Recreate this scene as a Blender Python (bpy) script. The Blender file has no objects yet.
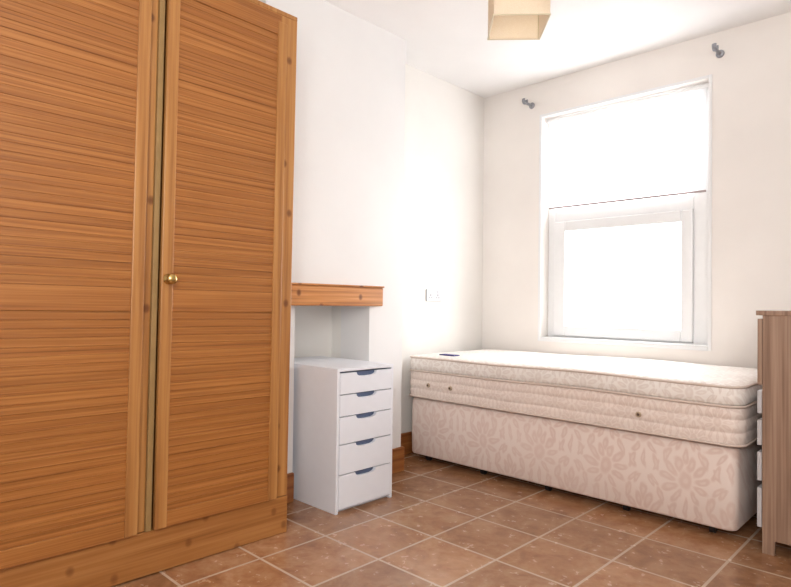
import bpy, bmesh, math
from mathutils import Matrix, Vector, Euler

scene = bpy.context.scene
COL = scene.collection
try:
    scene.view_settings.view_transform = 'Standard'
    scene.view_settings.look = 'None'
except Exception as e:
    print(e)

# ------------------------------------------------------------------ helpers
def srgb(r, g, b):
    def c(v):
        v = v/255.0
        return v/12.92 if v <= 0.04045 else ((v+0.055)/1.055)**2.4
    return (c(r), c(g), c(b), 1.0)

class NT:
    def __init__(self, name):
        self.m = bpy.data.materials.new(name)
        self.m.use_nodes = True
        self.nt = self.m.node_tree
        self.b = self.nt.nodes['Principled BSDF']
        self.out = self.nt.nodes['Material Output']
    def n(self, t, **kw):
        nd = self.nt.nodes.new(t)
        for k, v in kw.items():
            setattr(nd, k, v)
        return nd
    def l(self, a, b):
        self.nt.links.new(a, b)
    def inp(self, nd, key, val):
        if hasattr(val, 'is_linked') or isinstance(val, bpy.types.NodeSocket):
            self.l(val, nd.inputs[key])
        else:
            nd.inputs[key].default_value = val
    def math(self, op, a, b=None, c=None):
        nd = self.n('ShaderNodeMath', operation=op)
        self.inp(nd, 0, a)
        if b is not None: self.inp(nd, 1, b)
        if c is not None: self.inp(nd, 2, c)
        return nd.outputs[0]
    def coord(self):
        return self.n('ShaderNodeTexCoord').outputs['Object']
    def sep(self, v):
        s = self.n('ShaderNodeSeparateXYZ'); self.l(v, s.inputs[0]); return s.outputs
    def comb(self, x, y, z):
        s = self.n('ShaderNodeCombineXYZ')
        self.inp(s, 0, x); self.inp(s, 1, y); self.inp(s, 2, z)
        return s.outputs[0]
    def mapping(self, v, scale=(1,1,1), loc=(0,0,0)):
        m = self.n('ShaderNodeMapping'); self.l(v, m.inputs['Vector'])
        m.inputs['Scale'].default_value = scale; m.inputs['Location'].default_value = loc
        return m.outputs[0]
    def noise(self, v, scale, detail=4, rough=0.5, dist=0.0):
        t = self.n('ShaderNodeTexNoise'); self.l(v, t.inputs['Vector'])
        t.inputs['Scale'].default_value = scale; t.inputs['Detail'].default_value = detail
        t.inputs['Roughness'].default_value = rough; t.inputs['Distortion'].default_value = dist
        return t.outputs['Fac']
    def ramp(self, f, stops):
        r = self.n('ShaderNodeValToRGB'); self.inp(r, 0, f)
        e = r.color_ramp.elements
        while len(e) < len(stops): e.new(0.5)
        for i, (p, c) in enumerate(stops):
            e[i].position = p; e[i].color = c
        return r.outputs[0]
    def soft(self, x, k):
        nd = self.n('ShaderNodeMapRange', interpolation_type='SMOOTHSTEP'); self.l(x, nd.inputs[0])
        nd.inputs[1].default_value = -k; nd.inputs[2].default_value = k
        return nd.outputs[0]
    def mix(self, f, a, b, mode='MIX'):
        m = self.n('ShaderNodeMix', data_type='RGBA', blend_type=mode)
        self.inp(m, 0, f); self.inp(m, 6, a); self.inp(m, 7, b)
        return m.outputs[2]
    def bump(self, h, strength=0.2, dist=0.01):
        bn = self.n('ShaderNodeBump'); self.l(h, bn.inputs['Height'])
        bn.inputs['Strength'].default_value = strength; bn.inputs['Distance'].default_value = dist
        self.l(bn.outputs[0], self.b.inputs['Normal'])
    def base(self, c): self.inp(self.b, 'Base Color', c)
    def rough(self, r): self.inp(self.b, 'Roughness', r)

def mat_plain(name, rgb, rough=0.5, metal=0.0, var=0.03, scale=20, bump=0.0):
    t = NT(name)
    c = srgb(*rgb)
    d = tuple(max(0, x*(1-var*2)) for x in c[:3])+(1,)
    nz = t.noise(t.coord(), scale)
    t.base(t.ramp(nz, [(0.3, d), (0.7, c)]))
    t.rough(rough); t.b.inputs['Metallic'].default_value = metal
    if bump: t.bump(nz, bump, 0.002)
    return t.m

def mat_wood(name, cols, axis='y', slat=0.0, rough=0.38, knots=0.0, gscale=1.0, lines=0.0, pos=(0.34, 0.48, 0.62), lo=0.8, linec=(112, 64, 30), lfreq=100, patch=0.0):
    """axis: grain direction"""
    t = NT(name)
    co = t.coord()
    s = t.sep(co)
    hi = 30.0*gscale
    sc = {'x': (lo, hi, hi), 'y': (hi, lo, hi), 'z': (hi, hi, lo)}[axis]
    v = t.mapping(co, sc)
    if slat > 0:
        idx = t.math('FLOOR', t.math('DIVIDE', s[2], slat))
        wn = t.n('ShaderNodeTexWhiteNoise', noise_dimensions='1D'); t.l(idx, wn.inputs['W'])
        off = t.comb(t.math('MULTIPLY', wn.outputs['Value'], 37.0), t.math('MULTIPLY', wn.outputs['Value'], 11.0), 0.0)
        va = t.n('ShaderNodeVectorMath', operation='ADD'); t.l(v, va.inputs[0]); t.l(off, va.inputs[1])
        v = va.outputs[0]
    n1 = t.noise(v, 1.0, 3, 0.5, 0.12)
    n2 = t.noise(v, 3.0, 2, 0.5, 0.0)
    f = t.math('ADD', t.math('MULTIPLY', n1, 0.6), t.math('MULTIPLY', n2, 0.4))
    c = t.ramp(f, [(pos[0], srgb(*cols[0])), (pos[1], srgb(*cols[1])), (pos[2], srgb(*cols[2]))])
    if lines > 0:
        v2 = t.mapping(co, {'x': (0.6, lfreq, lfreq), 'y': (lfreq, 0.6, lfreq), 'z': (lfreq, lfreq, 0.6)}[axis])
        n3 = t.noise(v2, 1.0, 1, 0.4, 0.15)
        lf = t.ramp(n3, [(0.31, (1, 1, 1, 1)), (0.43, (0, 0, 0, 1))])
        c = t.mix(t.math('MULTIPLY', lf, lines), c, srgb(*linec))
    if slat > 0:
        k = t.math('MULTIPLY_ADD', wn.outputs['Value'], 0.09, 0.935)
        kk = t.comb(k, k, k)
        c = t.mix(1.0, c, kk, 'MULTIPLY')
    if patch > 0:
        np_ = t.noise(t.mapping(co, {'x': (1, 3, 3), 'y': (3, 1.2, 5), 'z': (3, 3, 1)}[axis]), 1.0, 2)
        k = t.math('MULTIPLY_ADD', np_, patch*2, 1.0-patch)
        c = t.mix(1.0, c, t.comb(k, k, k), 'MULTIPLY')
    if knots > 0:
        vv = t.comb(s[1], t.math('MULTIPLY', s[2], 0.8), 0.0)
        vo = t.n('ShaderNodeTexVoronoi', voronoi_dimensions='2D'); t.l(vv, vo.inputs['Vector'])
        vo.inputs['Scale'].default_value = 7.5
        kf = t.ramp(vo.outputs['Distance'], [(0.0, (1,1,1,1)), (0.07, (0.75,0.75,0.75,1)), (0.13, (0,0,0,1))])
        c = t.mix(t.math('MULTIPLY', kf, knots), c, srgb(96, 48, 20))
    t.base(c); t.rough(rough)
    t.bump(f, 0.03, 0.003)
    return t.m

def finish(bm, name, mat, parent=None, bevel=0.0, smooth=False, segs=2, angle=0.6):
    bmesh.ops.recalc_face_normals(bm, faces=bm.faces[:])
    vs = [v.co for v in bm.verts]
    lo = Vector((min(v.x for v in vs), min(v.y for v in vs), min(v.z for v in vs)))
    hi = Vector((max(v.x for v in vs), max(v.y for v in vs), max(v.z for v in vs)))
    c = (lo+hi)/2
    for v in bm.verts: v.co -= c
    me = bpy.data.meshes.new(name); bm.to_mesh(me); bm.free()
    if smooth:
        for p in me.polygons: p.use_smooth = True
    o = bpy.data.objects.new(name, me); COL.objects.link(o)
    me.materials.append(mat)
    o.location = c
    if parent is not None: o.parent = parent
    if bevel > 0:
        b = o.modifiers.new('Bevel', 'BEVEL'); b.width = bevel; b.segments = segs
        b.limit_method = 'ANGLE'; b.angle_limit = angle
    return o

def boxin(bm, x0, x1, y0, y1, z0, z1):
    r = bmesh.ops.create_cube(bm, size=1.0)
    for v in r['verts']:
        v.co = Vector(((x0+x1)/2+v.co.x*(x1-x0), (y0+y1)/2+v.co.y*(y1-y0), (z0+z1)/2+v.co.z*(z1-z0)))

def boxes(name, lst, mat, parent=None, bevel=0.0, segs=2):
    bm = bmesh.new()
    for b in lst: boxin(bm, *b)
    return finish(bm, name, mat, parent, bevel, segs=segs)

def cylin(bm, p0, p1, r0, r1=None, seg=24):
    r1 = r0 if r1 is None else r1
    p0 = Vector(p0); p1 = Vector(p1); d = p1-p0
    q = Vector((0, 0, 1)).rotation_difference(d.normalized()).to_matrix().to_4x4()
    M = Matrix.Translation((p0+p1)/2) @ q
    bmesh.ops.create_cone(bm, cap_ends=True, segments=seg, radius1=r0, radius2=r1, depth=d.length, matrix=M)

def lathe(bm, prof, M=Matrix.Identity(4), seg=32):
    rings = []
    for r, z in prof:
        rings.append([bm.verts.new(M @ Vector((r*math.cos(2*math.pi*i/seg), r*math.sin(2*math.pi*i/seg), z))) for i in range(seg)])
    for a, b in zip(rings[:-1], rings[1:]):
        for i in range(seg):
            bm.faces.new((a[i], a[(i+1) % seg], b[(i+1) % seg], b[i]))
    bm.faces.new(rings[0]); bm.faces.new(rings[-1])

def extrude_poly(bm, pts, d):
    a = [bm.verts.new(p) for p in pts]; b = [bm.verts.new(p+d) for p in pts]
    bm.faces.new(a); bm.faces.new(list(reversed(b)))
    n = len(pts)
    for i in range(n):
        bm.faces.new((a[i], b[i], b[(i+1) % n], a[(i+1) % n]))

def thing(name, loc, label, cat, group=None, rotz=0):
    e = bpy.data.objects.new(name, None); COL.objects.link(e)
    e.location = loc; e.rotation_euler = (0, 0, rotz)
    e.empty_display_size = 0.1
    e['label'] = label; e['category'] = cat
    if group: e['group'] = group
    return e

def struct(o):
    o['kind'] = 'structure'; return o

# ------------------------------------------------------------------ dimensions
XL, XR, YB, YF, H = -2.79, 0.95, 3.87, -0.95, 2.68
BX = -2.536            # chimney breast face
BY0, BY1 = 1.66, 2.68
NY0, NY1, NZ, NX = 1.865, 2.40, 1.012, -2.88

# ------------------------------------------------------------------ materials
def mat_wall(name, a, b):
    t = NT(name); co = t.coord()
    n = t.noise(co, 2.2, 3); n2 = t.noise(co, 45, 4, 0.6)
    t.base(t.ramp(n, [(0.35, srgb(*a)), (0.65, srgb(*b))])); t.rough(0.75)
    n3 = t.noise(co, 6, 3)
    t.bump(t.math('ADD', t.math('MULTIPLY', n2, 0.3), n3), 0.22, 0.006)
    return t.m
M_wall = mat_wall('wall_paint', (230, 229, 228), (234, 233, 232))
M_wallb = mat_wall('wall_paint_cream', (236, 231, 226), (241, 236, 231))
M_walll = mat_wall('wall_paint_light', (236, 233, 228), (241, 238, 233))
M_ceil = mat_wall('ceiling_paint', (242, 241, 240), (246, 245, 244))
M_upvc = mat_plain('window_plastic', (236, 237, 238), 0.35, var=0.01)
M_skirt = mat_wood('skirting_wood', [(120, 68, 30), (152, 92, 46), (172, 112, 60)], 'y', gscale=0.8)
M_skirtx = mat_wood('skirting_wood_x', [(120, 68, 30), (152, 92, 46), (172, 112, 60)], 'x', gscale=0.8)
SL = 0.030
pine = [(138, 84, 38), (160, 101, 48), (178, 119, 62)]
pine_l = [(150, 98, 50), (170, 116, 62), (186, 134, 77)]
M_slat = mat_wood('pine_slats', pine, 'y', slat=SL, rough=0.36, gscale=3.2, lines=0.55, lo=0.9, lfreq=130, patch=0.10)
M_pinez = mat_wood('pine_vertical', pine_l, 'z', rough=0.36, lines=0.12, patch=0.06)
M_pinezk = mat_wood('pine_knotty', pine_l, 'z', rough=0.36, knots=0.85, lines=0.12)
M_piney = mat_wood('pine_horizontal', pine, 'y', rough=0.36, gscale=2.4, lines=0.35, lo=0.8, lfreq=100, patch=0.08)
M_pineplinth = mat_wood('pine_plinth', [(140, 88, 42), (162, 106, 54), (178, 124, 70)], 'y', rough=0.38, knots=0.6, lines=0.2)
M_beam = mat_wood('mantel_wood', [(160, 96, 48), (194, 130, 72), (212, 152, 96)], 'y', rough=0.35, knots=0.9, lines=0.35, lfreq=70)
M_strip = mat_plain('aged_metal_strip', (158, 126, 78), 0.55, 0.0, var=0.08)
M_brass = mat_plain('brass', (206, 176, 112), 0.22, 1.0)
M_chrome = mat_plain('grey_metal', (150, 152, 158), 0.35, 0.7)
M_white = mat_plain('white_laminate', (234, 237, 244), 0.35, var=0.01)
M_drawer_shade = mat_plain('drawer_inside_shade', (100, 114, 144), 0.6)  # dark blue-grey paints the shade seen through the handle notches
M_plug = mat_plain('socket_plastic', (208, 209, 214), 0.3, var=0.01)
M_slot = mat_plain('socket_slot', (100, 100, 104), 0.5)
M_oak = mat_wood('grey_oak', [(126, 97, 78), (150, 120, 99), (166, 137, 116)], 'z', rough=0.5, gscale=1.4)
M_black = mat_plain('black_plastic', (30, 28, 28), 0.5)

def mat_floor():
    t = NT('terracotta_tiles'); co = t.coord()
    mp = t.mapping(co, (1, 1, 1), (0.13, 0.10, 0))
    br = t.n('ShaderNodeTexBrick', offset=0.0, squash=1.0)
    t.l(mp, br.inputs['Vector'])
    br.inputs['Scale'].default_value = 1.0
    br.inputs['Brick Width'].default_value = 0.335; br.inputs['Row Height'].default_value = 0.335
    br.inputs['Mortar Size'].default_value = 0.0062; br.inputs['Mortar Smooth'].default_value = 0.2
    br.inputs['Color1'].default_value = (0.86, 0.86, 0.86, 1); br.inputs['Color2'].default_value = (1.10, 1.08, 1.06, 1)
    br.inputs['Mortar'].default_value = (1, 1, 1, 1)
    n1 = t.noise(co, 8, 5, 0.6, 0.8)
    n2 = t.noise(co, 30, 3, 0.55, 0.2)
    f = t.math('ADD', t.math('MULTIPLY', n1, 0.7), t.math('MULTIPLY', n2, 0.3))
    c = t.ramp(f, [(0.34, srgb(136, 92, 62)), (0.48, srgb(158, 113, 79)), (0.64, srgb(178, 136, 102))])
    c = t.mix(1.0, c, br.outputs['Color'], 'MULTIPLY')
    c = t.mix(br.outputs['Fac'], c, srgb(198, 174, 152))
    t.base(c)
    t.rough(t.math('MULTIPLY_ADD', n2, 0.2, 0.14))
    t.b.inputs['Specular IOR Level'].default_value = 0.75
    h = t.math('SUBTRACT', t.math('MULTIPLY', f, 0.2), br.outputs['Fac'])
    t.bump(h, 0.22, 0.004)
    return t.m
M_floor = mat_floor()

def mat_damask(name, bgc, fgc, px, pv, amt=1.0, s=1.0, voff=0.0, sheen=0.15, edge=0.2, warp=0.03):
    """woven floral damask: mirrored leaf motif in a half-drop repeat"""
    t = NT(name); co = t.coord(); c3 = t.sep(co)
    wn = t.noise(co, 11, 2); wn2 = t.noise(t.mapping(co, (1, 1, 1), (5, 2, 7)), 11, 2)
    X = t.math('ADD', c3[0], t.math('MULTIPLY', t.math('SUBTRACT', wn, 0.5), warp*s))
    Z = t.math('ADD', t.math('ADD', c3[2], c3[1]), t.math('MULTIPLY', t.math('SUBTRACT', wn2, 0.5), warp*s))
    u = t.math('PINGPONG', t.math('ADD', X, 10*px), px)
    leaves = [(0, 0.0, 0, .030, .045), (0, .120, 0, .017, .042), (0, -.130, 0, .010, .050)]
    for a, d, ln, w, curl in ((72, .085, .040, .017, 0), (42, .088, .044, .018, 8), (8, .085, .042, .018, 10), (-28, .080, .038, .016, 12), (-62, .085, .036, .014, 8),
                              (58, .150, .036, .013, 45), (25, .158, .040, .014, 50), (-8, .150, .034, .012, 55), (-42, .148, .040, .013, -55),
                              (-70, .165, .034, .011, -50), (80, .185, .034, .012, 35)):
        ar = math.radians(a)
        leaves.append((d*math.cos(ar), d*math.sin(ar), math.radians(a+curl), ln, w))
    def layer(uu, shift):
        w = t.math('SUBTRACT', t.math('FLOORED_MODULO', t.math('ADD', Z, 10*pv+pv/2+shift+voff), pv), pv/2)
        vec = t.comb(uu, w, 0.0)
        best = None
        for (cx, cy, an, a, b) in leaves:
            m = t.n('ShaderNodeMapping', vector_type='TEXTURE'); t.l(vec, m.inputs['Vector'])
            m.inputs['Location'].default_value = (cx*s, cy*s, 0); m.inputs['Rotation'].default_value = (0, 0, an)
            m.inputs['Scale'].default_value = (a*s, b*s, 1)
            ln = t.n('ShaderNodeVectorMath', operation='LENGTH'); t.l(m.outputs[0], ln.inputs[0])
            q = ln.outputs['Value']
            best = q if best is None else t.math('MINIMUM', best, q)
        return best
    q = t.math('MINIMUM', layer(u, 0.0), layer(t.math('SUBTRACT', px, u), pv/2))
    m = t.soft(t.math('SUBTRACT', 1.0, q), edge)
    m = t.math('MULTIPLY', m, t.math('SUBTRACT', 1.0, t.math('MULTIPLY', t.soft(t.math('SUBTRACT', 0.38, q), 0.2), 0.5)))
    weave = t.noise(co, 380, 1); fade = t.noise(co, 3.0, 2)
    m = t.math('MULTIPLY', m, t.math('MULTIPLY_ADD', weave, 0.4, 0.55))
    m = t.math('MULTIPLY', t.math('MULTIPLY', m, t.math('MULTIPLY_ADD', fade, 1.4, 0.35)), amt)
    c = t.mix(m, srgb(*bgc), srgb(*fgc))
    t.base(c); t.rough(t.math('MULTIPLY_ADD', m, -0.35, 0.68))
    t.b.inputs['Sheen Weight'].default_value = sheen
    t.bump(t.math('ADD', m, t.math('MULTIPLY', weave, 0.3)), 0.12, 0.002)
    return t.m
M_damask = mat_damask('divan_damask', (230, 213, 203), (208, 176, 162), 0.19, 0.40, 0.62, 0.95, voff=0.455, edge=0.26, warp=0.05)
M_matside = mat_damask('mattress_border', (233, 218, 208), (208, 184, 171), 0.10, 0.18, 0.55, 0.5)
M_mattop = mat_damask('mattress_ticking', (238, 231, 224), (210, 194, 184), 0.13, 0.24, 0.6, 0.62)
M_tape = mat_plain('mattress_tape', (214, 196, 184), 0.7)
M_label = mat_plain('navy_label', (66, 62, 124), 0.6)

def mat_shade():
    t = NT('lampshade_fabric'); co = t.coord()
    n = t.noise(co, 260, 2)
    c = t.ramp(n, [(0.3, srgb(245, 234, 216)), (0.7, srgb(250, 241, 226))])
    t.base(c); t.rough(0.8)
    tr = t.n('ShaderNodeBsdfTranslucent'); t.l(c, tr.inputs[0])
    mx = t.n('ShaderNodeMixShader'); mx.inputs[0].default_value = 0.6
    t.l(t.b.outputs[0], mx.inputs[1]); t.l(tr.outputs[0], mx.inputs[2]); t.l(mx.outputs[0], t.out.inputs[0])
    return t.m
M_shade = mat_shade()
def mat_blind():
    t = NT('blind_fabric'); n = t.noise(t.coord(), 200, 2)
    c = t.ramp(n, [(0.3, srgb(246, 246, 248)), (0.7, srgb(252, 252, 252))]); t.base(c); t.rough(0.9)
    tr = t.n('ShaderNodeBsdfTranslucent'); t.l(c, tr.inputs[0])
    mx = t.n('ShaderNodeMixShader'); mx.inputs[0].default_value = 0.75
    t.l(t.b.outputs[0], mx.inputs[1]); t.l(tr.outputs[0], mx.inputs[2]); t.l(mx.outputs[0], t.out.inputs[0])
    return t.m
M_blind = mat_blind()
def mat_glass():
    t = NT('window_glass')
    tr = t.n('ShaderNodeBsdfTransparent'); gl = t.n('ShaderNodeBsdfGlossy'); gl.inputs['Roughness'].default_value = 0.02
    n = t.noise(t.coord(), 3, 1)
    fac = t.math('MULTIPLY_ADD', n, 0.02, 0.04)
    mx = t.n('ShaderNodeMixShader'); t.l(fac, mx.inputs[0])
    t.l(tr.outputs[0], mx.inputs[1]); t.l(gl.outputs[0], mx.inputs[2]); t.l(mx.outputs[0], t.out.inputs[0])
    return t.m
M_glass = mat_glass()

# ------------------------------------------------------------------ room shell
struct(boxes('floor', [(XL-0.2, XR+0.2, YF-0.2, YB+0.2, -0.1, 0.0)], M_floor))
struct(boxes('ceiling', [(XL-0.2, XR+0.2, YF-0.2, YB+0.2, H, H+0.1)], M_ceil))
struct(boxes('wall_left', [
    (XL-0.2, XL, YF, NY0, 0, H), (XL-0.2, XL, NY1, YB, 0, H),
    (XL-0.2, XL, NY0, NY1, NZ, H), (XL-0.2, NX, NY0, NY1, 0, NZ)], M_walll))
struct(boxes('wall_chimney_breast', [
    (XL, BX, BY0, NY0, 0, H), (XL, BX, NY1, BY1, 0, H), (XL, BX, NY0, NY1, NZ, H)], M_wall))
WX0, WX1, WZ0, WZ1 = -2.268, -1.138, 0.79, 2.415
struct(boxes('wall_back', [
    (XL-0.2, WX0, YB, YB+0.2, 0, H), (WX1, XR+0.2, YB, YB+0.2, 0, H),
    (WX0, WX1, YB, YB+0.2, 0, WZ0), (WX0, WX1, YB, YB+0.2, WZ1, H)], M_wallb))
struct(boxes('wall_right', [(XR, XR+0.2, YF, YB, 0, H)], M_wall))
struct(boxes('wall_front', [(XL-0.2, XR+0.2, YF-0.2, YF, 0, H)], M_wall))

def skirt(name, x0, x1, y0, y1, mat):
    struct(boxes(name, [(x0, x1, y0, y1, 0, 0.15)], mat, bevel=0.006))
sk = 0.018
skirt('baseboard_alcove', XL, XL+sk, BY1, YB, M_skirt)
skirt('baseboard_back', XL+sk, XR, YB-sk, YB, M_skirtx)
skirt('baseboard_chimney', BX, BX+sk, NY1, BY1+sk, M_skirt)
skirt('baseboard_chimney_return', XL+sk, BX, BY1, BY1+sk, M_skirtx)
skirt('baseboard_chimney_near', BX, BX+sk, BY0, NY0, M_skirt)
skirt('baseboard_right', XR-sk, XR, YF, YB-sk, M_skirt)

tw = 0.02
struct(boxes('trim_1', [
    (WX0-tw, WX0, YB-0.006, YB, WZ0-tw, WZ1+tw), (WX1, WX1+tw, YB-0.006, YB, WZ0-tw, WZ1+tw),
    (WX0, WX1, YB-0.006, YB, WZ1, WZ1+tw), (WX0, WX1, YB-0.006, YB, WZ0-tw, WZ0)], M_upvc, bevel=0.003))

# ------------------------------------------------------------------ window
win = bpy.data.objects.new('window_1', None); COL.objects.link(win)
win.location = ((WX0+WX1)/2, YB+0.12, WZ0); win['kind'] = 'structure'
win['label'] = 'white plastic window with lower tilting sash and roller blind'
wl = win.location
def W(name, lst, mat, bevel=0.0):
    return boxes(name, [(a-wl.x, b-wl.x, c-wl.y, d-wl.y, e-wl.z, f-wl.z) for a, b, c, d, e, f in lst], mat, win, bevel)
y0, y1 = YB+0.10, YB+0.17
TR0, TR1 = 1.645, 1.735
W('window_frame', [
    (WX0, WX0+0.055, y0, y1, WZ0, WZ1), (WX1-0.115, WX1, y0, y1, WZ0, WZ1),
    (WX0+0.055, WX1-0.115, y0, y1, WZ1-0.06, WZ1), (WX0+0.055, WX1-0.115, y0, y1, WZ0, WZ0+0.02),
    (WX0+0.055, WX1-0.115, y0, y1, TR0, TR1)], M_upvc, 0.006)
sx0, sx1, sz0, sz1 = WX0+0.055, WX1-0.115, WZ0+0.02, TR0
W('window_sash', [
    (sx0, sx0+0.09, y0-0.018, y1-0.01, sz0, sz1), (sx1-0.07, sx1, y0-0.018, y1-0.01, sz0, sz1),
    (sx0+0.09, sx1-0.07, y0-0.018, y1-0.01, sz0, sz0+0.078), (sx0+0.09, sx1-0.07, y0-0.018, y1-0.01, sz1-0.075, sz1)], M_upvc, 0.008)
W('glass_pane', [(sx0+0.085, sx1-0.065, y0+0.02, y0+0.026, sz0+0.072, sz1-0.07)], M_glass)
W('glass_pane', [(sx0, sx1, y0+0.02, y0+0.026, TR1, WZ1-0.06)], M_glass)
W('window_sill', [(WX0, WX1, YB-0.0, y0, WZ0-0.0, WZ0+0.012)], M_upvc, 0.004)
bl = thing('roller_blind', ((WX0+WX1)/2, YB+0.06, 2.395), 'white translucent roller blind half lowered over upper window pane', 'blind')
def B(name, lst, mat, bevel=0.0):
    L = bl.location
    return boxes(name, [(a-L.x, b-L.x, c-L.y, d-L.y, e-L.z, f-L.z) for a, b, c, d, e, f in lst], mat, bl, bevel)
B('blind_fabric', [(WX0+0.03, WX1-0.03, YB+0.058, YB+0.060, 1.752, 2.385)], M_blind)
B('bottom_bar', [(WX0+0.03, WX1-0.03, YB+0.053, YB+0.065, 1.740, 1.752)], mat_plain('blind_bar', (170, 154, 152), 0.5), 0.003)
bm = bmesh.new(); cylin(bm, (-0.550, 0, -0.002), (0.550, 0, -0.002), 0.014)
finish(bm, 'blind_roller', M_upvc, bl)

# ------------------------------------------------------------------ wardrobe
WF = -2.215
WY0, WY1, WH = 0.24, 1.60, 2.335
wd = thing('wardrobe', (-2.5, WY1, 0), 'tall honey pine wardrobe with two slatted doors and brass knob', 'wardrobe')
def P(name, lst, mat, bevel=0.0, parent=None, base=None):
    L = (base or wd).location
    return boxes(name, [(a-L.x, b-L.x, c-L.y, d-L.y, e-L.z, f-L.z) for a, b, c, d, e, f in lst], mat, parent or wd, bevel)
P('body', [
    (XL+0.005, WF-0.02, WY0, WY0+0.018, 0, WH-0.02), (XL+0.005, WF-0.02, WY1-0.018, WY1, 0, WH-0.02),
    (XL+0.005, WF-0.02, WY0+0.018, WY1-0.018, 0.1, 0.12), (XL+0.005, XL+0.015, WY0+0.018, WY1-0.018, 0.12, WH-0.02),
    (XL+0.005, WF, WY0, WY1, WH-0.02, WH)], M_pinez, 0.002)
P('frame_post', [(WF-0.02, WF, WY1-0.085, WY1, 0.165, WH-0.02)], M_pinezk, 0.003)
P('frame_post', [(WF-0.02, WF-0.002, 0.90, 0.958, 0.165, WH-0.08)], M_pinezk, 0.003)
o = P('gap_strip', [(WF-0.02, WF+0.010, 0.958, 0.979, 0.165, WH-0.08)], M_strip, 0.002); o['label'] = 'narrow aged metal strip'
P('frame_post', [(WF-0.02, WF, WY0, 0.33, 0.165, WH-0.02)], M_pinezk, 0.003)
P('header_rail', [(WF-0.02, WF, 0.33, WY1-0.085, WH-0.08, WH-0.02)], M_piney, 0.003)
P('plinth', [(WF-0.02, WF+0.004, WY0, WY1, 0.0, 0.163)], M_pineplinth, 0.003)

def door(ya, yb, knob):
    zb, zt = 0.168, WH-0.065
    th0, th1 = WF+0.002, WF+0.024
    L = Vector(((th0+th1)/2, (ya+yb)/2, zb))
    e = bpy.data.objects.new('door', None); COL.objects.link(e); e.parent = wd
    e.location = L - wd.location; e.empty_display_size = 0.1
    st = 0.046
    def D(name, lst, mat, bevel=0.0):
        return boxes(name, [(a-L.x, b-L.x, c-L.y, d-L.y, z0-L.z, z1-L.z) for a, b, c, d, z0, z1 in lst], mat, e, bevel)
    D('stile', [(th0, th1, ya, ya+st, zb, zt)], M_pinez, 0.003)
    D('stile', [(th0, th1, yb-st, yb, zb, zt)], M_pinez, 0.003)
    D('rail', [(th0, th1-0.002, ya+st, yb-st, zb, zb+0.06)], M_piney, 0.002)
    D('rail', [(th0, th1-0.002, ya+st, yb-st, zt-0.06, zt)], M_piney, 0.002)
    D('rail', [(th0, th1-0.003, ya+st, yb-st, 0.985, 1.070)], M_piney, 0.002)
    for z0, z1 in ((zb+0.06, 0.985), (1.070, zt-0.06)):
        n = int(round((z1-z0)/SL)); h = (z1-z0)/n
        bm = bmesh.new()
        for i in range(n):
            a = z0+i*h
            g = 0.0010
            pts = [(th0, a), (th1-0.0075, a), (th1-0.0075, a+g), (th1-0.0055, a+g*2.0), (th1-0.005, a+h-g*2.0), (th1-0.0075, a+h-g), (th1-0.0075, a+h), (th0, a+h)]
            extrude_poly(bm, [Vector((x-L.x, ya+st-L.y, z-L.z)) for x, z in pts], Vector((0, yb-ya-2*st, 0)))
        finish(bm, 'slat_panel', M_slat, e)
    if knob:
        bm = bmesh.new()
        M = Matrix.Translation(Vector((th1-L.x, ya+0.026-L.y, 1.108-L.z))) @ Matrix.Rotation(math.pi/2, 4, 'Y')
        lathe(bm, [(0.020, 0), (0.020, 0.003), (0.009, 0.006), (0.008, 0.018), (0.015, 0.023), (0.0195, 0.029), (0.020, 0.034), (0.016, 0.040), (0.006, 0.043)], M)
        o = finish(bm, 'knob', M_brass, e, smooth=True); o['label'] = 'round brass knob'
door(0.385, 0.922, False)
door(0.986, 1.53, True)
wd.rotation_euler = (math.radians(-0.45), 0, 0)

# ------------------------------------------------------------------ mantel beam
mb = thing('mantel_shelf', (BX+0.04, 2.06, 1.013), 'varnished knotty pine beam above the fireplace recess', 'mantel')
boxes('beam', [(-0.039, 0.018, 1.67-2.06, 2.455-2.06, 0.001, 0.108)], M_beam, mb, bevel=0.006)
boxes('ledge', [(-0.039, 0.024, 1.668-2.06, 2.46-2.06, 0.108, 0.118)], M_beam, mb, bevel=0.004)

# ------------------------------------------------------------------ white drawer unit
UX1, UX0, UY0, UY1, UH = -2.218, -2.84, 1.892, 2.282, 0.708
du = thing('drawer_unit', ((UX0+UX1)/2, (UY0+UY1)/2, 0), 'white laminate five-drawer unit pushed into the fireplace recess', 'drawers')
L = du.location
def U(name, lst, mat, bevel=0.0, parent=du):
    return boxes(name, [(a-L.x, b-L.x, c-L.y, d-L.y, e-L.z, f-L.z) for a, b, c, d, e, f in lst], mat, parent, bevel)
tt = 0.016
U('body', [(UX0, UX1-0.002, UY0, UY0+tt, 0, UH-tt), (UX0, UX1-0.002, UY1-tt, UY1, 0, UH-tt),
           (UX0, UX1-0.002, UY0, UY1, UH-tt, UH), (UX0, UX1-0.03, UY0+tt, UY1-tt, 0.0, 0.035),
           (UX0, UX0+0.01, UY0+tt, UY1-tt, 0.035, UH-tt)], M_white, 0.0015)
hs = [0.108, 0.108, 0.136, 0.148, 0.168]
zt = UH-tt-0.003
ya, yb = UY0+tt+0.002, UY1-tt-0.002
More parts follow.
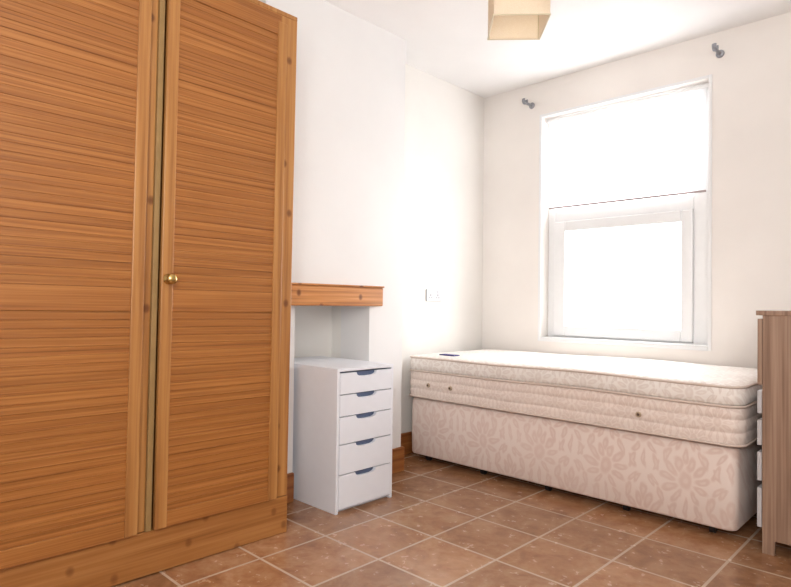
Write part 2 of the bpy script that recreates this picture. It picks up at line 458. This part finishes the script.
for i, h in enumerate(hs):
    zb = zt-h
    e = bpy.data.objects.new('drawer', None); COL.objects.link(e); e.parent = du
    DL = Vector((UX1-0.01, (ya+yb)/2, zb)); e.location = DL-L; e.empty_display_size = 0.05
    hh = h-0.005
    w = (yb-ya)/2
    nw, nd = 0.070, 0.022
    pts = [(-w, 0), (w, 0), (w, hh), (nw, hh)]
    for k in range(1, 8):
        a = k/8*math.pi
        pts.append((nw*math.copysign(abs(math.cos(a))**0.6, math.cos(a)), hh-nd*math.sin(a)**0.8))
    pts += [(-nw, hh), (-w, hh)]
    bm = bmesh.new()
    extrude_poly(bm, [Vector((-0.008, y, z)) for y, z in pts], Vector((0.018, 0, 0)))
    finish(bm, 'drawer_front', M_white, e, bevel=0.001)
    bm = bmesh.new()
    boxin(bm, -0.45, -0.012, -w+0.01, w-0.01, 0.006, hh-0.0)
    finish(bm, 'drawer_box', M_drawer_shade, e)
    zt = zb

# ------------------------------------------------------------------ bed
BX0, BX1, BYa, BYb = -2.70, -0.730, 2.915, 3.835
bed = thing('divan_bed', ((BX0+BX1)/2, (BYa+BYb)/2, 0), 'single divan base in pink cream damask fabric on castors', 'bed')
bc = bed.location
def rrect(hx, hy, r, seg=8, dens=60):
    pts = []
    for cx, cy, a0 in ((hx-r, hy-r, 0), (-hx+r, hy-r, 90), (-hx+r, -hy+r, 180), (hx-r, -hy+r, 270)):
        for k in range(seg+1):
            a = math.radians(a0+90*k/seg)
            pts.append((cx+r*math.cos(a), cy+r*math.sin(a)))
    out = []
    n = len(pts)
    for i in range(n):
        p, q = pts[i], pts[(i+1) % n]
        d = math.hypot(q[0]-p[0], q[1]-p[1])
        m = max(1, int(d/(2*hx/dens)))
        for k in range(m):
            out.append((p[0]+(q[0]-p[0])*k/m, p[1]+(q[1]-p[1])*k/m))
    return out
def rings(bm, hx, hy, r, prof, wav=None, dens=60):
    R = []
    base = rrect(hx, hy, r, dens=dens)
    n = len(base)
    for pi, (ins, z) in enumerate(prof):
        ring = []
        for i, (x, y) in enumerate(base):
            sx = (hx-ins)/hx; sy = (hy-ins)/hy
            X, Y, Z = x*sx, y*sy, z
            if wav: X, Y, Z = wav(X, Y, Z, ins, i)
            ring.append(bm.verts.new((X, Y, Z)))
        R.append(ring)
    for a, b in zip(R[:-1], R[1:]):
        for i in range(n):
            bm.faces.new((a[i], a[(i+1) % n], b[(i+1) % n], b[i]))
    bm.faces.new(R[0]); bm.faces.new(R[-1])
    return R
hx, hy = (BX1-BX0)/2, (BYb-BYa)/2
bm = bmesh.new()
def wv(X, Y, Z, ins, i):
    k = math.sin(X*9)*0.0025 + math.sin(X*23+1)*0.0012
    return X, Y*(1+k*(0.5 if Z < 0.2 else 1)), Z
rings(bm, hx-0.012, hy-0.010, 0.04, [(0.03, 0.045), (0.007, 0.045), (0.001, 0.054), (-0.002, 0.2), (0, 0.39), (0.008, 0.408), (0.05, 0.412), (0.3, 0.412)], wv)
finish(bm, 'divan_base', M_damask, bed, smooth=True)
def tube_ring(name, hx, hy, r, z, rad, mat, parent, wav=None):
    pts = rrect(hx, hy, r, dens=60); n = len(pts); bm = bmesh.new(); S = 8; R = []
    for i, (x, y) in enumerate(pts):
        px, py = pts[(i+1) % n]; qx, qy = pts[i-1]
        t = Vector((px-qx, py-qy, 0)).normalized(); nn = Vector((t.y, -t.x, 0))
        zz = z + (wav(x, y) if wav else 0)
        R.append([bm.verts.new(Vector((x, y, zz))+nn*rad*math.cos(2*math.pi*k/S)+Vector((0, 0, rad*math.sin(2*math.pi*k/S)))) for k in range(S)])
    for i in range(n):
        a, b = R[i], R[(i+1) % n]
        for k in range(S): bm.faces.new((a[k], a[(k+1) % S], b[(k+1) % S], b[k]))
    return finish(bm, name, mat, parent, smooth=True)
for cx in (-0.86, -0.42, 0.02, 0.46, 0.86):
    for cy in (-0.38, 0.38):
        if abs(cx) < 0.8 and cy > 0: continue
        bm = bmesh.new()
        cylin(bm, (cx-0.012, cy, 0.023), (cx+0.012, cy, 0.023), 0.0225, seg=20)
        cylin(bm, (cx, cy, 0.03), (cx, cy, 0.047), 0.012, seg=12)
        finish(bm, 'castor', M_black, bed)

mt = thing('mattress', (bc.x, bc.y, 0.415), 'cream quilted mattress with floral ticking lying on divan base', 'mattress')
mhx, mhy = hx+0.014, hy+0.004
def sag(x, y):
    return 0.004*math.sin(x*3.1+0.6)+0.002*math.sin(x*7.0)
def wm(X, Y, Z, ins, i):
    t = max(0, min(1, (Z-0.0)/0.18))
    k = 0.0012*math.sin(X*31+Z*45)+0.002*math.sin(X*9+2)+0.0008*math.sin(X*53-Z*80)
    if ins > 0.03: k = 0
    return X, Y*(1+k), Z+sag(X, Y)*t+0.002*math.sin(X*13+Z*20)*(1 if 0.03 < Z < 0.16 else 0)
bm = bmesh.new()
rings(bm, mhx, mhy, 0.07, [(0.3, 0.002), (0.02, 0.002), (0.004, 0.008), (0.003, 0.02), (0.0, 0.040), (0.0015, 0.058), (0.0038, 0.062),
      (0.0015, 0.066), (-0.001, 0.09), (0.0015, 0.118), (0.0038, 0.122), (0.0015, 0.126), (0.0, 0.146), (0.003, 0.168), (0.008, 0.178)], wm, dens=110)
finish(bm, 'mattress_border', M_matside, mt, smooth=True)
bm = bmesh.new()
def wt(X, Y, Z, ins, i):
    d = 0.0
    if ins > 0.1: d = 0.004*math.sin(X*14)*math.sin(Y*16)
    k = 0.0012*math.sin(X*30+1)+0.002*math.sin(X*9+2) if ins < 0.05 else 0
    return X, Y*(1+k), Z+sag(X, Y)+d
rings(bm, mhx, mhy, 0.07, [(0.03, 0.181), (0.006, 0.184), (-0.001, 0.196), (-0.003, 0.220), (-0.001, 0.250), (0.004, 0.264), (0.012, 0.272), (0.03, 0.278), (0.07, 0.282), (0.12, 0.284), (0.18, 0.284), (0.25, 0.285), (0.33, 0.286), (0.40, 0.286)], wt, dens=110)
finish(bm, 'pillow_top', M_mattop, mt, smooth=True)
tube_ring('piping', mhx+0.001, mhy+0.001, 0.07, 0.010, 0.006, M_tape, mt)
tube_ring('piping', mhx-0.001, mhy-0.001, 0.07, 0.180, 0.006, M_tape, mt, sag)
tube_ring('piping', mhx-0.002, mhy-0.002, 0.07, 0.266, 0.006, M_tape, mt, sag)
mat_v = mat_plain('vent_metal', (190, 168, 142), 0.4, 0.3)
mat_vd = mat_plain('vent_hole', (96, 76, 62), 0.8)
def vent(x):
    e = bpy.data.objects.new('air_vent', None); COL.objects.link(e); e.parent = mt
    e.location = (x, -mhy-0.003, 0.092)
    Mr = Matrix.Rotation(math.pi/2, 4, 'X')
    bm = bmesh.new()
    lathe(bm, [(0.006, 0.001), (0.007, 0.005), (0.011, 0.006), (0.014, 0.003), (0.015, -0.004)], Mr, 20)
    finish(bm, 'vent_ring', mat_v, e, smooth=True)
    bm = bmesh.new()
    lathe(bm, [(0.007, 0.0), (0.007, 0.0062)], Mr, 16)
    finish(bm, 'vent_core', mat_vd, e)
for x in (-0.80, 0.55, -0.62): vent(x)
bm = bmesh.new()
boxin(bm, -0.79, -0.67, -0.37, -0.31, 0.282, 0.289)
finish(bm, 'label_patch', M_label, mt)

# ------------------------------------------------------------------ chest of drawers by the bed end
CX0, CX1, CY0, CY1 = -0.638, -0.22, 2.895, 3.55
ch = thing('chest_of_drawers', ((CX0+CX1)/2, (CY0+CY1)/2, 0), 'grey oak chest with white drawer fronts beside the bed end', 'chest of drawers')
L2 = ch.location
M_white_shaded = mat_plain('drawer_front_shaded', (190, 187, 188), 0.4, var=0.01)  # white fronts greyed, the shadow on their edges is put into the colour
def C(name, lst, mat, bevel=0.0, parent=ch, off=L2):
    return boxes(name, [(a-off.x, b-off.x, c-off.y, d-off.y, e-off.z, f-off.z) for a, b, c, d, e, f in lst], mat, parent, bevel)
for yy in (CY0, CY1-0.02):
    bm = bmesh.new()
    a = CX0-L2.x; b = CX1-L2.x
    pts = [(a, 0), (a+0.045, 0), (a+0.047, 0.06), (b-0.047, 0.06), (b-0.045, 0), (b, 0), (b, 1.0), (a, 1.0)]
    extrude_poly(bm, [Vector((x, yy-L2.y, z)) for x, z in pts], Vector((0, 0.02, 0)))
    finish(bm, 'side_panel', M_oak, ch, bevel=0.0015)
C('top_panel', [(CX0-0.024, CX1, CY0-0.004, CY1+0.004, 1.0, 1.020)], M_oak, 0.002)
C('back_panel', [(CX1-0.012, CX1, CY0+0.02, CY1-0.02, 0.09, 1.0)], M_oak)
C('bottom_rail', [(CX0, CX0+0.018, CY0+0.02, CY1-0.02, 0.06, 0.10)], M_oak)
zz = [(0.105, 0.270, M_white_shaded), (0.300, 0.420, M_white_shaded), (0.450, 0.555, M_white_shaded), (0.585, 0.68, M_white_shaded), (0.705, 0.985, M_oak)]
for a, b, m in zz:
    e = bpy.data.objects.new('drawer', None); COL.objects.link(e); e.parent = ch
    DL = Vector((CX0, (CY0+CY1)/2, a)); e.location = DL-L2; e.empty_display_size = 0.05
    C('drawer_front', [(CX0-0.020, CX0-0.003, CY0+0.006, CY1-0.004, a, b)], m, 0.0015, e, DL)
    C('drawer_box', [(CX0, CX1-0.05, CY0+0.03, CY1-0.03, a+0.01, b-0.02)], M_oak, 0, e, DL)
    C('handle', [(CX0-0.030, CX0-0.020, (CY0+CY1)/2-0.07, (CY0+CY1)/2+0.07, (a+b)/2-0.006, (a+b)/2+0.006)], M_chrome, 0.003, e, DL)

# ------------------------------------------------------------------ socket
so = thing('wall_socket', (XL, 3.268, 1.050), 'white plastic double wall socket on the alcove wall', 'socket')
boxes('socket_plate', [(0.001, 0.012, -0.080, 0.080, 0, 0.088)], M_plug, so, 0.003)
for yy in (-0.039, 0.039):
    boxes('rocker_switch', [(0.012, 0.015, yy-0.009, yy+0.009, 0.058, 0.077)], M_plug, so, 0.001)
    boxes('pin_slots', [(0.0118, 0.0126, yy-0.003, yy+0.003, 0.039, 0.050)], M_slot, so)
    boxes('pin_slots', [(0.0118, 0.0126, yy-0.016, yy-0.008, 0.024, 0.029)], M_slot, so)
    boxes('pin_slots', [(0.0118, 0.0126, yy+0.008, yy+0.016, 0.024, 0.029)], M_slot, so)

# ------------------------------------------------------------------ curtain pole brackets
def bracket(x, z):
    e = thing('curtain_bracket', (x, YB, z), 'grey metal curtain pole bracket on bare wall beside window', 'bracket', 'curtain pole brackets')
    bm = bmesh.new()
    M = Matrix.Translation(Vector((0, -0.001, 0))) @ Matrix.Rotation(math.pi/2, 4, 'X')
    lathe(bm, [(0.024, 0), (0.024, 0.004), (0.019, 0.009), (0.010, 0.012)], M, 28)
    finish(bm, 'wall_plate', M_chrome, e, smooth=True)
    bm = bmesh.new()
    cylin(bm, (0, -0.012, 0), (0, -0.085, 0.0), 0.010)
    finish(bm, 'arm', M_chrome, e, smooth=False)
    bm = bmesh.new(); S = 10; N = 22; R = []
    for i in range(N+1):
        a = math.radians(-215+250*i/N)
        c = Vector((0, -0.098+0.021*math.cos(a), 0.012+0.021*math.sin(a))); rd = Vector((0, math.cos(a), math.sin(a)))
        R.append([bm.verts.new(c+rd*0.005*math.cos(2*math.pi*k/S)+Vector((0.013*math.sin(2*math.pi*k/S), 0, 0))) for k in range(S)])
    for p, q in zip(R[:-1], R[1:]):
        for k in range(S): bm.faces.new((p[k], p[(k+1) % S], q[(k+1) % S], q[k]))
    bm.faces.new(R[0]); bm.faces.new(R[-1])
    finish(bm, 'pole_cup', M_chrome, e, smooth=True)
bracket(-2.355, 2.52)
bracket(-1.075, 2.545)

# ------------------------------------------------------------------ pendant lamp
pl = thing('pendant_lamp', (-1.43, 2.225, 0), 'square cream fabric pendant lampshade hanging from ceiling', 'lamp', rotz=math.radians(41.5))
pl.location.z = H
zb, ztp = 2.250-H, 2.475-H
bm = bmesh.new()
s0, s1, th = 0.117, 0.117, 0.003
def ring4(s, z): return [bm.verts.new((sx*s, sy*s, z)) for sx, sy in ((-1, -1), (1, -1), (1, 1), (-1, 1))]
A = ring4(s0, zb); Bq = ring4(s1, ztp); Ci = ring4(s1-th, ztp); Di = ring4(s0-th, zb)
for p, q in ((A, Bq), (Bq, Ci), (Ci, Di), (Di, A)):
    for k in range(4): bm.faces.new((p[k], p[(k+1) % 4], q[(k+1) % 4], q[k]))
finish(bm, 'lamp_shade', M_shade, pl)
bm = bmesh.new()
for z, s in ((zb, s0+0.001), (ztp, s1+0.001)):
    for k in range(4):
        c = [(-s, -s, z), (s, -s, z), (s, s, z), (-s, s, z)]
        cylin(bm, c[k], c[(k+1) % 4], 0.003, seg=8)
for sx, sy in ((-1, -1), (1, -1), (1, 1), (-1, 1)):
    cylin(bm, (sx*(s0-0.006), sy*(s0-0.006), zb), (sx*(s1-0.006), sy*(s1-0.006), ztp), 0.002, seg=8)
for k in range(4):
    d = [(-1, 0), (1, 0), (0, 1), (0, -1)][k]
    cylin(bm, (0.0, 0.0, ztp-0.006), (s1*d[0], s1*d[1], ztp-0.002), 0.0025, seg=8)
finish(bm, 'shade_frame', mat_plain('shade_wire', (222, 212, 184), 0.5), pl)
bm = bmesh.new(); cylin(bm, (0, 0, ztp+0.01), (0, 0, -0.03), 0.0035, seg=12)
finish(bm, 'cord', M_white, pl)
bm = bmesh.new(); lathe(bm, [(0.018, -0.1), (0.021, -0.08), (0.021, -0.02), (0.010, 0.0), (0.006, 0.012)], Matrix.Translation(Vector((0, 0, ztp))), 24)
finish(bm, 'lamp_holder', M_white, pl, smooth=True)
bm = bmesh.new(); lathe(bm, [(0.008, -0.034), (0.03, -0.036), (0.045, -0.016), (0.047, -0.001)], Matrix.Identity(4), 28)
finish(bm, 'ceiling_rose', M_white, pl, smooth=True)

# ------------------------------------------------------------------ lights
w = bpy.data.worlds.new('World'); scene.world = w; w.use_nodes = True
bg = w.node_tree.nodes['Background']; bg.inputs[0].default_value = (1.0, 1.0, 1.0, 1); bg.inputs[1].default_value = 3.2
def area(name, loc, target, sx, sy, power, col):
    ld = bpy.data.lights.new(name, 'AREA'); ld.shape = 'RECTANGLE'; ld.size = sx; ld.size_y = sy; ld.energy = power; ld.color = col
    o = bpy.data.objects.new(name, ld); COL.objects.link(o); o.location = loc
    o.rotation_euler = (Vector(target)-Vector(loc)).to_track_quat('-Z', 'Y').to_euler()
    return o
area('daylight', ((WX0+WX1)/2, YB+0.6, 1.75), ((WX0+WX1)/2, 0, 1.1), 1.6, 1.9, 116, (0.985, 0.99, 1.0))
area('added_fill_light', (0.35, -0.45, 1.75), (-1.5, 2.6, 2.15), 1.3, 1.1, 62, (1.0, 0.985, 0.965))  # soft fill added behind the camera, not a lamp of the room

# ------------------------------------------------------------------ camera
cd = bpy.data.cameras.new('Camera'); cam = bpy.data.objects.new('Camera', cd); COL.objects.link(cam)
cd.sensor_width = 36; cd.lens = 595/791*36; cd.clip_start = 0.02
M = Matrix.Rotation(math.radians(44.1), 4, 'Z') @ Matrix.Rotation(math.radians(90.98), 4, 'X') @ Matrix.Rotation(math.radians(0.72), 4, 'Z')
cam.matrix_world = Matrix.Translation((0, 0, 1.03)) @ M
scene.camera = cam
